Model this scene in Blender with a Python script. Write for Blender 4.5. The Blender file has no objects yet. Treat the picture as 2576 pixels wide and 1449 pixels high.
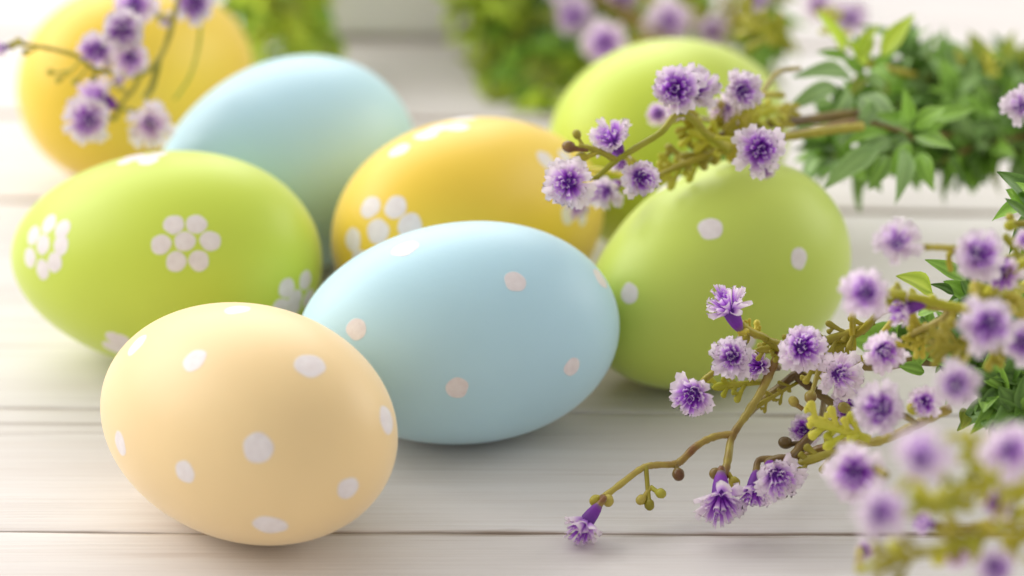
import bpy, bmesh, math, random
import numpy as np
from mathutils import Vector, Matrix
R = math.radians
scene = bpy.context.scene
col = scene.collection
random.seed(7)

# ------------------------------------------------------------------ camera
TH = R(24.0); DC = 0.600
cam_d = bpy.data.cameras.new('camera'); cam = bpy.data.objects.new('camera', cam_d); col.objects.link(cam)
cam_d.lens = 105; cam_d.sensor_width = 36; cam_d.clip_start = 0.02; cam_d.clip_end = 30
CAM = Vector((0, -DC*math.cos(TH), DC*math.sin(TH)))
cam.location = CAM; cam.rotation_euler = (R(90)-TH, 0, 0)
cam_d.dof.use_dof = True; cam_d.dof.focus_distance = 0.508; cam_d.dof.aperture_fstop = 8.6
scene.camera = cam
# ------------------------------------------------------------------ light
w = bpy.data.worlds.new('World'); scene.world = w; w.use_nodes = True
w.node_tree.nodes['Background'].inputs[0].default_value = (1.0, 0.98, 0.962, 1)
w.node_tree.nodes['Background'].inputs[1].default_value = 0.58
def area(name, loc, target, size, power, color=(1, 1, 1)):
    l = bpy.data.lights.new(name, 'AREA'); l.shape = 'RECTANGLE'; l.size, l.size_y = size
    l.energy = power; l.color = color
    o = bpy.data.objects.new(name, l); col.objects.link(o); o.location = loc
    o.rotation_euler = (Vector(target)-Vector(loc)).to_track_quat('-Z', 'Y').to_euler()
    return o
area('window_softbox', (-0.60, 1.15, 1.00), (0, 0.0, 0), (2.4, 1.3), 32.0, (1.0, 0.985, 0.965))
area('side_softbox', (-0.85, 0.10, 0.42), (-0.05, 0, 0), (0.7, 0.6), 5.5, (1.0, 0.975, 0.95))
area('right_reflector', (1.2, 0.45, 0.6), (0, 0, 0), (1.0, 0.8), 7.5, (1.0, 0.98, 0.95))
scene.view_settings.view_transform = 'Standard'; scene.view_settings.look = 'None'
scene.view_settings.exposure = 0.0
scene.cycles.max_bounces = 8

# ------------------------------------------------------------------ picture measures -> points in the room
FP = 105/36*2576
FW = Vector((0, math.cos(TH), -math.sin(TH))); RT = Vector((1, 0, 0)); UP = RT.cross(FW)
def ray(px, py): return FW + RT*((px-1288)/FP) + UP*((724.5-py)/FP)
def table_depth(px, py, z=0.0):
    r = ray(px, py); return (CAM.z-z)/-r.z
def at(px, py, d=None, z=None, clear=0.0012):
    """a point in the room at view depth d (mm), kept above the table"""
    if z is not None: dd = table_depth(px, py, z*0.001)
    else: dd = min(d*0.001, table_depth(px, py, clear))
    return CAM + ray(px, py)*dd
def cvec(f):  # right, up, towards the camera
    return (RT*f[0] + UP*f[1] - FW*f[2]).normalized()

# ------------------------------------------------------------------ materials
def mat(name, rough=0.5, spec=0.4):
    m = bpy.data.materials.new(name); m.use_nodes = True
    b = m.node_tree.nodes['Principled BSDF']; b.inputs['Roughness'].default_value = rough
    b.inputs['Specular IOR Level'].default_value = spec
    return m, m.node_tree.nodes, m.node_tree.links, b
def ramp(N, stops):
    r = N.new('ShaderNodeValToRGB'); e = r.color_ramp.elements
    while len(e) > 1: e.remove(e[-1])
    e[0].position = stops[0][0]; e[0].color = (*stops[0][1], 1)
    for p, c in stops[1:]:
        x = e.new(p); x.color = (*c, 1)
    return r
def s2l(r, g, b):
    f = lambda v: (v/255/12.92) if v/255 <= .04045 else ((v/255+.055)/1.055)**2.4
    return (f(r), f(g), f(b))
def egg_mat(name, c):
    m, N, L, b = mat(name, 0.42, 0.35)
    tc = N.new('ShaderNodeTexCoord')
    n1 = N.new('ShaderNodeTexNoise'); n1.inputs['Scale'].default_value = 45; n1.inputs['Detail'].default_value = 3
    L.new(tc.outputs['Object'], n1.inputs['Vector'])
    r = ramp(N, [(0.3, tuple(v*0.965 for v in c)), (0.7, tuple(min(1, v*1.02) for v in c))])
    L.new(n1.outputs['Fac'], r.inputs['Fac']); L.new(r.outputs['Color'], b.inputs['Base Color'])
    n2 = N.new('ShaderNodeTexNoise'); n2.inputs['Scale'].default_value = 900; n2.inputs['Detail'].default_value = 4
    L.new(tc.outputs['Object'], n2.inputs['Vector'])
    bp = N.new('ShaderNodeBump'); bp.inputs['Strength'].default_value = 0.06; bp.inputs['Distance'].default_value = 0.0003
    L.new(n2.outputs['Fac'], bp.inputs['Height']); L.new(bp.outputs['Normal'], b.inputs['Normal'])
    b.inputs['Subsurface Weight'].default_value = 0.12
    b.inputs['Subsurface Radius'].default_value = (0.004, 0.003, 0.002); b.inputs['Subsurface Scale'].default_value = 0.6
    b.inputs['Sheen Weight'].default_value = 0.25; b.inputs['Sheen Roughness'].default_value = 0.4
    return m
M = {}
EGGC = {'peach': (0.87, 0.645, 0.33), 'blue': (0.49, 0.73, 0.82), 'green': (0.57, 0.69, 0.075), 'green2': (0.55, 0.67, 0.11), 'yellow': (0.88, 0.61, 0.06)}
for k_, c_ in EGGC.items(): M[k_] = egg_mat(k_+'_paint', c_)
def dot_mat(name, c):
    """white dot paint that thins into the shell colour at its edge"""
    m, N, L, b = mat(name, 0.45, 0.33)
    tc = N.new('ShaderNodeTexCoord'); n = N.new('ShaderNodeTexNoise'); n.inputs['Scale'].default_value = 700
    L.new(tc.outputs['Object'], n.inputs['Vector'])
    r = ramp(N, [(0.3, (0.76, 0.685, 0.67)), (0.7, (0.83, 0.77, 0.755))]); L.new(n.outputs['Fac'], r.inputs['Fac'])
    a = N.new('ShaderNodeAttribute'); a.attribute_name = 'tone'; sm = N.new('ShaderNodeMapRange'); sm.interpolation_type = 'SMOOTHSTEP'
    L.new(a.outputs['Fac'], sm.inputs['Value']); mx = N.new('ShaderNodeMixRGB'); L.new(sm.outputs['Result'], mx.inputs[0])
    mx.inputs[1].default_value = (*c, 1); L.new(r.outputs[0], mx.inputs[2]); L.new(mx.outputs[0], b.inputs['Base Color'])
    b.inputs['Subsurface Weight'].default_value = 0.12
    b.inputs['Subsurface Radius'].default_value = (0.004, 0.003, 0.002); b.inputs['Subsurface Scale'].default_value = 0.6
    b.inputs['Sheen Weight'].default_value = 0.25; b.inputs['Sheen Roughness'].default_value = 0.4
    return m
for k_, c_ in list(EGGC.items()): M['dot_'+k_] = dot_mat('white_dot_on_'+k_, c_)
def petal_mat():
    m, N, L, b = mat('petal', 0.5, 0.3)
    a = N.new('ShaderNodeAttribute'); a.attribute_name = 'tone'
    oi = N.new('ShaderNodeObjectInfo')
    hs = N.new('ShaderNodeHueSaturation'); L.new(a.outputs['Color'], hs.inputs['Color'])
    mr = N.new('ShaderNodeMapRange'); mr.inputs['To Min'].default_value = 0.88; mr.inputs['To Max'].default_value = 1.08
    L.new(oi.outputs['Random'], mr.inputs['Value']); L.new(mr.outputs['Result'], hs.inputs['Value'])
    L.new(hs.outputs['Color'], b.inputs['Base Color'])
    t = N.new('ShaderNodeBsdfTranslucent'); L.new(hs.outputs['Color'], t.inputs['Color'])
    mx = N.new('ShaderNodeMixShader'); mx.inputs[0].default_value = 0.42
    out = [n for n in N if n.type == 'OUTPUT_MATERIAL'][0]
    L.new(b.outputs[0], mx.inputs[1]); L.new(t.outputs[0], mx.inputs[2]); L.new(mx.outputs[0], out.inputs[0])
    return m
M['petal'] = petal_mat()
def plant_mat(name, c1, c2, rough=0.45, trans=0.0, scale=160, vein=False):
    m, N, L, b = mat(name, rough, 0.4)
    tc = N.new('ShaderNodeTexCoord'); n = N.new('ShaderNodeTexNoise'); n.inputs['Scale'].default_value = scale; n.inputs['Detail'].default_value = 3
    L.new(tc.outputs['Object'], n.inputs['Vector'])
    r = ramp(N, [(0.41, c1), (0.58, c2)]); L.new(n.outputs['Fac'], r.inputs['Fac'])
    oi = N.new('ShaderNodeObjectInfo'); hs = N.new('ShaderNodeHueSaturation')
    mr = N.new('ShaderNodeMapRange'); mr.inputs['To Min'].default_value = 0.7; mr.inputs['To Max'].default_value = 1.3
    L.new(oi.outputs['Random'], mr.inputs['Value']); L.new(mr.outputs['Result'], hs.inputs['Value'])
    L.new(r.outputs['Color'], hs.inputs['Color'])
    last = hs.outputs['Color']
    if vein:   # paler midrib and rim, moulded into the leaf
        at_ = N.new('ShaderNodeAttribute'); at_.attribute_name = 'tone'
        mx = N.new('ShaderNodeMixRGB'); mx.blend_type = 'MIX'
        L.new(at_.outputs['Fac'], mx.inputs[0]); L.new(last, mx.inputs[1]); mx.inputs[2].default_value = (*[min(1, v*1.8+.03) for v in c2], 1)
        last = mx.outputs[0]
    L.new(last, b.inputs['Base Color'])
    nb = N.new('ShaderNodeTexNoise'); nb.inputs['Scale'].default_value = 1500; L.new(tc.outputs['Object'], nb.inputs['Vector'])
    bp = N.new('ShaderNodeBump'); bp.inputs['Strength'].default_value = 0.15; bp.inputs['Distance'].default_value = 0.0002
    L.new(nb.outputs['Fac'], bp.inputs['Height']); L.new(bp.outputs['Normal'], b.inputs['Normal'])
    if trans:
        t = N.new('ShaderNodeBsdfTranslucent'); L.new(last, t.inputs['Color'])
        mx = N.new('ShaderNodeMixShader'); mx.inputs[0].default_value = trans
        out = [q for q in N if q.type == 'OUTPUT_MATERIAL'][0]
        L.new(b.outputs[0], mx.inputs[1]); L.new(t.outputs[0], mx.inputs[2]); L.new(mx.outputs[0], out.inputs[0])
    return m
M['olive'] = plant_mat('olive_stem', (0.42, 0.37, 0.03), (0.56, 0.48, 0.055), 0.4, 0.15)
M['lime'] = plant_mat('lime_stem', (0.50, 0.50, 0.03), (0.62, 0.58, 0.07), 0.4, 0.2)
M['brown'] = plant_mat('brown_stem', (0.13, 0.075, 0.02), (0.27, 0.20, 0.05), 0.35, 0, 90)
M['tan'] = plant_mat('tan_stem', (0.19, 0.085, 0.03), (0.38, 0.31, 0.055), 0.35, 0, 110)
M['leaf_light'] = plant_mat('light_leaf', (0.34, 0.50, 0.035), (0.46, 0.60, 0.06), 0.4, 0.35, 120, True)
M['leaf_mid'] = plant_mat('mid_leaf', (0.15, 0.31, 0.035), (0.25, 0.43, 0.065), 0.4, 0.25, 120, True)
M['leaf_grey'] = plant_mat('greyish_leaf', (0.17, 0.30, 0.09), (0.28, 0.42, 0.15), 0.45, 0.2, 120, True)
M['leaf_dark'] = plant_mat('dark_leaf', (0.05, 0.13, 0.015), (0.12, 0.23, 0.035), 0.35, 0.12, 120, True)
M['leaf_olive'] = plant_mat('olive_leaf', (0.20, 0.26, 0.03), (0.30, 0.34, 0.05), 0.4, 0.25, 120, True)

def wood_mat():
    m, N, L, b = mat('whitewashed_wood', 0.6, 0.3)
    tc = N.new('ShaderNodeTexCoord'); oi = N.new('ShaderNodeObjectInfo')
    off = N.new('ShaderNodeVectorMath'); off.operation = 'MULTIPLY_ADD'
    cmb = N.new('ShaderNodeCombineXYZ')
    for k in range(3): L.new(oi.outputs['Random'], cmb.inputs[k])
    L.new(cmb.outputs[0], off.inputs[0]); off.inputs[1].default_value = (3.1, 5.3, 1.7); L.new(tc.outputs['Object'], off.inputs[2])
    def noise(sx, sy, detail, rough=0.55, dist=0.0):
        mp = N.new('ShaderNodeMapping'); mp.inputs['Scale'].default_value = (sx, sy, 1)
        L.new(off.outputs[0], mp.inputs[0]); n = N.new('ShaderNodeTexNoise'); n.inputs['Scale'].default_value = 1
        n.inputs['Detail'].default_value = detail; n.inputs['Roughness'].default_value = rough; n.inputs['Distortion'].default_value = dist
        L.new(mp.outputs[0], n.inputs['Vector']); return n
    big = noise(5, 28, 3); grain = noise(11, 420, 5, 0.6, 0.4); fine = noise(30, 1500, 3)
    r0 = ramp(N, [(0.30, (0.69, 0.645, 0.62)), (0.50, (0.75, 0.715, 0.695)), (0.70, (0.79, 0.765, 0.75))])
    L.new(big.outputs['Fac'], r0.inputs['Fac'])
    r1 = ramp(N, [(0.27, (0.70, 0.63, 0.58)), (0.36, (0.95, 0.93, 0.915)), (0.55, (1, 1, 1))]); L.new(grain.outputs['Fac'], r1.inputs['Fac'])
    mul = N.new('ShaderNodeMixRGB'); mul.blend_type = 'MULTIPLY'; mul.inputs[0].default_value = 0.5
    L.new(r0.outputs[0], mul.inputs[1]); L.new(r1.outputs[0], mul.inputs[2])
    r2 = ramp(N, [(0.35, (0.9, 0.885, 0.87)), (0.6, (1, 1, 1))]); L.new(fine.outputs['Fac'], r2.inputs['Fac'])
    mul2 = N.new('ShaderNodeMixRGB'); mul2.blend_type = 'MULTIPLY'; mul2.inputs[0].default_value = 0.6
    L.new(mul.outputs[0], mul2.inputs[1]); L.new(r2.outputs[0], mul2.inputs[2])
    ck = noise(4.5, 800, 2, 0.5, 0.6); rck = ramp(N, [(0.288, (0.34, 0.27, 0.22)), (0.305, (1, 1, 1))]); L.new(ck.outputs['Fac'], rck.inputs['Fac'])
    mul3 = N.new('ShaderNodeMixRGB'); mul3.blend_type = 'MULTIPLY'; mul3.inputs[0].default_value = 0.6
    L.new(mul2.outputs[0], mul3.inputs[1]); L.new(rck.outputs[0], mul3.inputs[2]); mul2 = mul3
    # bare wood showing where the wash has worn off along the edges of the boards
    ed = N.new('ShaderNodeAttribute'); ed.attribute_name = 'tone'
    wn = noise(9, 90, 4, 0.7)
    add = N.new('ShaderNodeMath'); add.operation = 'MULTIPLY'; L.new(ed.outputs['Fac'], add.inputs[0]); L.new(wn.outputs['Fac'], add.inputs[1])
    rw = ramp(N, [(0.36, (0, 0, 0)), (0.50, (1, 1, 1))]); L.new(add.outputs[0], rw.inputs['Fac'])
    sc = N.new('ShaderNodeMath'); sc.operation = 'MULTIPLY'; sc.inputs[1].default_value = 0.75; L.new(rw.outputs[0], sc.inputs[0])
    mx = N.new('ShaderNodeMixRGB'); L.new(sc.outputs[0], mx.inputs[0]); L.new(mul2.outputs[0], mx.inputs[1]); mx.inputs[2].default_value = (0.30, 0.21, 0.14, 1)
    L.new(mx.outputs[0], b.inputs['Base Color'])
    hsum = N.new('ShaderNodeMath'); hsum.operation = 'ADD'; L.new(grain.outputs['Fac'], hsum.inputs[0]); L.new(fine.outputs['Fac'], hsum.inputs[1])
    bp = N.new('ShaderNodeBump'); bp.inputs['Strength'].default_value = 0.28; bp.inputs['Distance'].default_value = 0.0005
    L.new(hsum.outputs[0], bp.inputs['Height']); L.new(bp.outputs['Normal'], b.inputs['Normal'])
    return m
M['wood'] = wood_mat()
def plain(name, c, rough=0.6):
    m, N, L, b = mat(name, rough, 0.3)
    tc = N.new('ShaderNodeTexCoord'); n = N.new('ShaderNodeTexNoise'); n.inputs['Scale'].default_value = 14; n.inputs['Detail'].default_value = 5
    L.new(tc.outputs['Object'], n.inputs['Vector'])
    r = ramp(N, [(0.3, tuple(v*.93 for v in c)), (0.7, c)]); L.new(n.outputs['Fac'], r.inputs['Fac']); L.new(r.outputs[0], b.inputs['Base Color'])
    return m
M['wall'] = plain('white_board_paint', (0.84, 0.83, 0.80))
M['under'] = plain('dark_underside', (0.10, 0.075, 0.05))

# ------------------------------------------------------------------ object helpers
def tag(o, label=None, cat=None, group=None, kind=None):
    if label: o['label'] = label
    if cat: o['category'] = cat
    if group: o['group'] = group
    if kind: o['kind'] = kind
    return o
def mesh(name, V, F, m, tones=None, smooth=True):
    me = bpy.data.meshes.new(name); me.from_pydata([tuple(v) for v in V], [], F); me.materials.append(m)
    if smooth: me.polygons.foreach_set('use_smooth', [True]*len(F))
    if tones is not None:
        a = me.color_attributes.new('tone', 'FLOAT_COLOR', 'POINT')
        a.data.foreach_set('color', np.array([(*t, 1) for t in tones], 'f').ravel())
    me.update(); return me
def link(name, me, parent=None, mx=None):
    o = bpy.data.objects.new(name, me); col.objects.link(o)
    if parent is not None: o.parent = parent
    if mx is not None: o.matrix_local = mx
    return o
def empty(name, loc, **k):
    o = bpy.data.objects.new(name, None); col.objects.link(o); o.location = loc; o.empty_display_size = 0.01
    return tag(o, **k)

# ------------------------------------------------------------------ table and wall
def plank(parent, y0l, y0r, y1l, y1r, gap=0.0007, x0=-0.55, x1=0.55, seed=0):
    """board with its far and near edges at slightly different slants, edges rounded and worn"""
    rnd = random.Random(seed); nx = 90; V, F, T = [], [], []
    prof = [(0.0, -0.018, 1), (0.0, -0.0005, 1), (0.00012, -0.00014, 1), (0.0003, -0.00003, .9), (0.0016, 0, .6), (0.009, 0, 0.2)]
    ph = [rnd.uniform(0, 9) for _ in range(8)]
    def wob(x, k): return 0.00022*math.sin(x*70+ph[k])+0.00014*math.sin(x*190+ph[k+1])+0.0001*math.sin(x*430+ph[k+2])+rnd.uniform(-.00005, .00005)
    npf = len(prof)
    for i in range(nx+1):
        t = i/nx; x = x0+(x1-x0)*t
        s = (x+0.09)/0.18; gp = gap*(1+.9*math.exp(-((x-.045)/.03)**2)+.35*math.sin(x*37+seed))
        a = y0l+(y0r-y0l)*s+gp/2+wob(x, 0); c = y1l+(y1r-y1l)*s-gp/2+wob(x, 3)
        for (dy, z, tn) in prof: V.append((x, a+dy, z)); T.append((tn,)*3)
        for (dy, z, tn) in reversed(prof): V.append((x, c-dy, z)); T.append((tn,)*3)
    n = 2*npf
    for i in range(nx):
        for j in range(n-1):
            p = i*n+j; F.append((p, p+n, p+n+1, p+1))
        F.append((i*n+n-1, (i+1)*n+n-1, (i+1)*n, i*n))
    F.append(tuple(range(n-1, -1, -1))); F.append(tuple(nx*n+j for j in range(n)))
    return link('plank', mesh('plank', V, F, M['wood'], T), parent)
def ty(px, py): return at(px, py, z=0).y
table = empty('table', (0, 0, 0), label='whitewashed wooden table of long boards under the painted eggs', cat='table')
def seam(pl, pr):  # y of the seam at x=-.09 and x=+.09, from its height at the picture's left and right edge
    a = at(0, pl, z=0); b = at(2576, pr, z=0); k = (b.y-a.y)/(b.x-a.x)
    return a.y+k*(-0.09-a.x), a.y+k*(0.09-a.x)
S = [(-0.2365, -0.2365), (-0.187, -0.1872), None, None, None, None, None]
seams = [(-0.255, -0.255), (-0.205, -0.205), seam(1337, 1344), seam(1027, 1048), seam(505, 540), seam(288, 325), seam(84, 130)]
seams += [(seams[-1][0]+d, seams[-1][1]+d) for d in (.055, .108, .161)]
for k in range(len(seams)-1):
    plank(table, seams[k][0], seams[k][1], seams[k+1][0], seams[k+1][1], gap=[.0002, .0003, .00010, .0004, .0012, .0012, .0012, .0012, .0012][k], seed=k)
V = [(-.55, -.255, -.0181), (.55, -.255, -.0181), (.55, .30, -.0181), (-.55, .30, -.0181)]
V += [(x, y, -.030) for x, y, _ in V]
link('underframe', mesh('underframe', V, [(0, 1, 2, 3), (4, 7, 6, 5), (0, 4, 5, 1), (1, 5, 6, 2), (2, 6, 7, 3), (3, 7, 4, 0)], M['under'], smooth=False), table)
# white planter box behind the eggs, greenery spills over its rim
def planter():
    a = at(700, 97, z=0); b = at(1400, 103, z=0); D_, H_, T_ = .075, .070, .004
    r = empty('planter_box', ((a.x+b.x)/2, a.y+D_/2, 0), label='white rectangular planter box behind the eggs with greenery spilling over', cat='planter')
    w2 = (b.x-a.x)/2; d2 = D_/2
    def box(name, x0, x1, y0, y1, z0, z1, m, bev=.0008):
        bm = bmesh.new(); bmesh.ops.create_cube(bm, size=1)
        for v in bm.verts: v.co = Vector((x0+(v.co.x+.5)*(x1-x0), y0+(v.co.y+.5)*(y1-y0), z0+(v.co.z+.5)*(z1-z0)))
        bmesh.ops.bevel(bm, geom=bm.edges[:], offset=bev, segments=2, affect='EDGES')
        me = bpy.data.meshes.new(name); bm.to_mesh(me); bm.free(); me.materials.append(m); return link(name, me, r)
    box('front_panel', -w2, w2, -d2, -d2+T_, .0006, H_, M['wall']); box('back_panel', -w2, w2, d2-T_, d2, .0006, H_, M['wall'])
    for s_ in (-1, 1): box('side_panel', min(s_*w2, s_*(w2-T_)), max(s_*w2, s_*(w2-T_)), -d2+T_+.0002, d2-T_-.0002, .0006, H_, M['wall'])
    box('soil', -w2+T_+.0003, w2-T_-.0003, -d2+T_+.0003, d2-T_-.0003, .001, H_-.010, M['under'])
planter()

# ------------------------------------------------------------------ eggs
# x, y on the table, turn, tilt, half length, half width, egg-shape (fitted to the outlines)
EG = {"peach": [-0.04470217, -0.09997707, -0.7504743, 0.1213155, 0.02999225, 0.01986015, 0.03547613],
 "blue": [-0.0095466, -0.06453002, 0.1440041, 0.04525499, 0.02893693, 0.01982206, 0.0617178],
 "rgreen": [0.03786727, -0.04055561, 0.4568736, 0.3470855, 0.02658563, 0.01984691, 0.10376296],
 "lgreen": [-0.06534293, -0.03298136, -0.275128, 0.0728719, 0.03038685, 0.02060028, 0.12726358],
 "myellow": [-0.00742536, -0.01792591, 3.9343891, 0.0418596, 0.03063295, 0.02108411, 0.1043099],
 "bblue": [-0.04603825, 0.01092828, 0.7466437, 0.0433568, 0.02935649, 0.02141132, 0.1310927],
 "bgreen": [0.03350242, 0.02593402, 3.972024, 0.0645974, 0.02942632, 0.02152307, 0.12710475],
 "byellow": [-0.08064408, 0.06322907, 4.0857586, 0.0595261, 0.02967814, 0.02149904, 0.12089015]}
EGR = {}
def egg_profile(a, b, e):
    def pf(x): return b*math.sqrt(max(0, 1-(x/a)**2))*(1+e*x/a)/(1+e*e*.35)
    pf.e = e
    return pf
def make_egg(key, name, m, label):
    X, Y, psi, tau, a, b, e = EG[key]
    Rm = Matrix.Rotation(psi, 3, 'Z') @ Matrix(((math.cos(tau), 0, -math.sin(tau)), (0, 1, 0), (math.sin(tau), 0, math.cos(tau))))
    V, F = [Vector((a, 0, 0))], []; nu, nv = 90, 120; pf = egg_profile(a, b, e)
    for i in range(1, nu):
        x = a*math.cos(math.pi*i/nu); r = pf(x)
        for j in range(nv): V.append(Vector((x, r*math.cos(2*math.pi*j/nv), r*math.sin(2*math.pi*j/nv))))
    V.append(Vector((-a, 0, 0)))
    for j in range(nv):
        j2 = (j+1) % nv
        F.append((0, 1+j, 1+j2))
        for i in range(nu-2): F.append((1+i*nv+j, 1+(i+1)*nv+j, 1+(i+1)*nv+j2, 1+i*nv+j2))
        F.append((1+(nu-2)*nv+j, len(V)-1, 1+(nu-2)*nv+j2))
    zmin = min((Rm @ v).z for v in V)
    o = link(name, mesh(name, V, F, m)); loc = Vector((X, Y, -zmin+0.00005))
    o.matrix_world = Matrix.Translation(loc) @ Rm.to_4x4()
    tag(o, label, 'egg', 'painted easter eggs lying on the table')
    EGR[key] = (o, Rm, loc, a, b, e, pf)
    return o
def egg_f(pf, a, p):
    k = pf(0)*(1+pf.e*p.x/a)
    return (math.sqrt((p.x/a)**2+(p.y*p.y+p.z*p.z)/(k*k))-1)*pf(0)
def egg_n(pf, a, p):
    h = 1e-5; g = []
    for k in range(3):
        q = p.copy(); q[k] += h; r = p.copy(); r[k] -= h; g.append(egg_f(pf, a, q)-egg_f(pf, a, r))
    return Vector(g)/(2*h)
def dot(key, px, py, rP=27, sx=1.0, rot=0.0, square=0.0):
    o, Rm, loc, a, b, e, pf = EGR[key]; Ri = Rm.transposed()
    ro = Ri @ (CAM-loc); rd = (Ri @ ray(px, py))
    best = None; hit = None; prev = None
    d0 = (loc-CAM).dot(FW)-0.045
    for k in range(360):
        t = d0+k*0.00025; p = ro+rd*t; f = egg_f(pf, a, p)
        if best is None or f < best[0]: best = (f, p)
        if f <= 0:
            lo, hi = t-0.00025, t
            for _ in range(14):
                mid = (lo+hi)/2
                if egg_f(pf, a, ro+rd*mid) > 0: lo = mid
                else: hi = mid
            hit = ro+rd*hi; break
    p = hit if hit is not None else best[1]
    n = egg_n(pf, a, p).normalized(); depth = (Rm @ p+loc-CAM).dot(FW); r = rP*depth/FP
    u = (Ri @ RT); u = (u-n*u.dot(n)).normalized(); v = n.cross(u)
    rnd = random.Random(int(px*7+py)); ph = [rnd.uniform(0, 6.28) for _ in range(4)]
    nr, na = 5, 28; V, F = [], []
    def conform(q, h):
        for _ in range(5):
            q = q-n*(egg_f(pf, a, q)/max(.25, egg_n(pf, a, q).dot(n)))
        return q+egg_n(pf, a, q).normalized()*h
    V.append(conform(p.copy(), 0.00003)); T = [(1, 1, 1)]
    for i in range(1, nr+1):
        s = [0, .35, .65, .88, .98, 1.08][i]; h = [0, .00003, .00003, .00003, .000025, -.00002][i]; tn = [1, 1, 1, 1, .45, 0][i]
        for j in range(na):
            A = 2*math.pi*j/na
            wob = 1+0.03*math.sin(2*A+ph[0])+0.022*math.sin(3*A+ph[1])+0.02*math.sin(5*A+ph[2])+square*0.03*math.cos(4*A+ph[3])
            q = p+u*(r*sx*s*wob*math.cos(A+rot))+v*(r*s*wob*math.sin(A+rot))
            V.append(conform(q, h)); T.append((tn,)*3)
    for j in range(na):
        j2 = (j+1) % na; F.append((0, 1+j, 1+j2))
        for i in range(nr-1): F.append((1+i*na+j, 1+(i+1)*na+j, 1+(i+1)*na+j2, 1+i*na+j2))
    return link('painted_dot', mesh('painted_dot', V, F, M['dot_'+{'peach': 'peach', 'blue': 'blue', 'rgreen': 'green2', 'lgreen': 'green', 'myellow': 'yellow'}[key]], T), o)

make_egg('peach', 'easter_egg', M['peach'], 'pale orange egg with white dots, nearest of all at the front')
make_egg('blue', 'easter_egg', M['blue'], 'light blue egg with pinkish white dots, lying beside the pale orange one')
make_egg('rgreen', 'easter_egg', M['green2'], 'green egg with scattered white dots, beside the purple flowers on the right')
make_egg('lgreen', 'easter_egg', M['green'], 'lime green egg painted with white daisy-like dot clusters')
make_egg('myellow', 'easter_egg', M['yellow'], 'yellow egg with white dot flowers, in the middle behind the blue dotted egg')
make_egg('bblue', 'easter_egg', M['blue'], 'plain blue egg without dots, between the big yellow and lime eggs')
make_egg('bgreen', 'easter_egg', M['green'], 'plain green egg farthest back, half hidden by the flowering sprig')
make_egg('byellow', 'easter_egg', M['yellow'], 'plain yellow egg at the back behind the hanging purple flowers')
for x, y, r, sx in [(597, 778, 35, 1), (344, 867, 34, 1), (489, 906, 34, 1), (780, 919, 39, 1.05), (649, 1127, 39, 1.08), (465, 1187, 32, 1),
                    (302, 1116, 33, 1), (679, 1322, 40, 1.15), (876, 1229, 33, .95), (974, 1056, 38, 1)]: dot('peach', x, y, r, sx, square=.4)
for x, y, r, sx in [(1019, 625, 32, 1.15), (1296, 708, 29, 1), (896, 828, 29, 1), (1150, 976, 30, 1), (1439, 923, 26, .95), (1511, 700, 30, 1)]: dot('blue', x, y, r, sx, square=.6)
for x, y, r, sx in [(1787, 575, 31, 1.05), (2010, 650, 29, .85), (1583, 738, 28, .9), (1872, 862, 30, 1.1), (1682, 462, 32, 1.2)]: dot('rgreen', x, y, r, sx, square=.8)
for x, y in [(437, 565), (494, 564), (405, 615), (465, 607), (529, 606), (443, 658), (500, 656),
             (123, 563), (157, 577), (84, 592), (108, 615), (153, 617), (75, 648), (107, 678), (137, 660),
             (722, 725), (769, 705), (743, 752), (776, 750), (706, 773), (738, 780),
             (289, 853), (281, 874), (308, 858), (312, 880),
             (357, 396), (318, 404), (396, 388), (374, 404), (338, 392)]: dot('lgreen', x, y, 26.5, 1.02)
for x, y, r in [(931, 521, 31), (995, 521, 31), (887, 603, 31), (950, 582, 33), (1031, 568, 33), (905, 655, 30),
                (1149, 318, 33), (1072, 338, 33), (1108, 303, 33), (1004, 377, 30), (1165, 298, 33), (1100, 322, 30),
                (1374, 403, 30), (1425, 398, 29), (1420, 455, 29), (1428, 541, 27), (1465, 545, 25), (1452, 497, 28)]: dot('myellow', x, y, r)

# ------------------------------------------------------------------ plant pieces
def smooth_path(P, n=5):
    Q = []; P = [P[0]*2-P[1]]+list(P)+[P[-1]*2-P[-2]]
    for i in range(1, len(P)-2):
        p0, p1, p2, p3 = P[i-1:i+3]
        for k in range(n):
            t = k/n; Q.append(0.5*((2*p1)+(p2-p0)*t+(2*p0-5*p1+4*p2-p3)*t*t+(3*p1-p0-3*p2+p3)*t**3))
    Q.append(P[-2].copy()); return Q
def tube(Q, rad, V, F, sides=8, flat=None, flatten=1.0):
    """adds a tube along points Q with radii rad (function of 0..1)"""
    base = len(V); n = len(Q); up = Vector((0.13, 0.2, 0.97))
    for i, q in enumerate(Q):
        t = (Q[min(i+1, n-1)]-Q[max(i-1, 0)]).normalized()
        a = (flat if flat is not None else up).cross(t)
        if a.length < 1e-4: a = Vector((1, 0, 0)).cross(t)
        a.normalize(); b = t.cross(a); r = rad(i/(n-1))
        for j in range(sides):
            A = 2*math.pi*j/sides; V.append(q+a*(r*math.cos(A))+b*(r*flatten*math.sin(A)))
    for i in range(n-1):
        for j in range(sides):
            j2 = (j+1) % sides; F.append((base+i*sides+j, base+i*sides+j2, base+(i+1)*sides+j2, base+(i+1)*sides+j))
    V.append(Q[0].copy()); c = len(V)-1
    for j in range(sides): F.append((c, base+(j+1) % sides, base+j))
    V.append(Q[-1].copy()); c = len(V)-1; e = base+(n-1)*sides
    for j in range(sides): F.append((c, e+j, e+(j+1) % sides))
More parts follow.
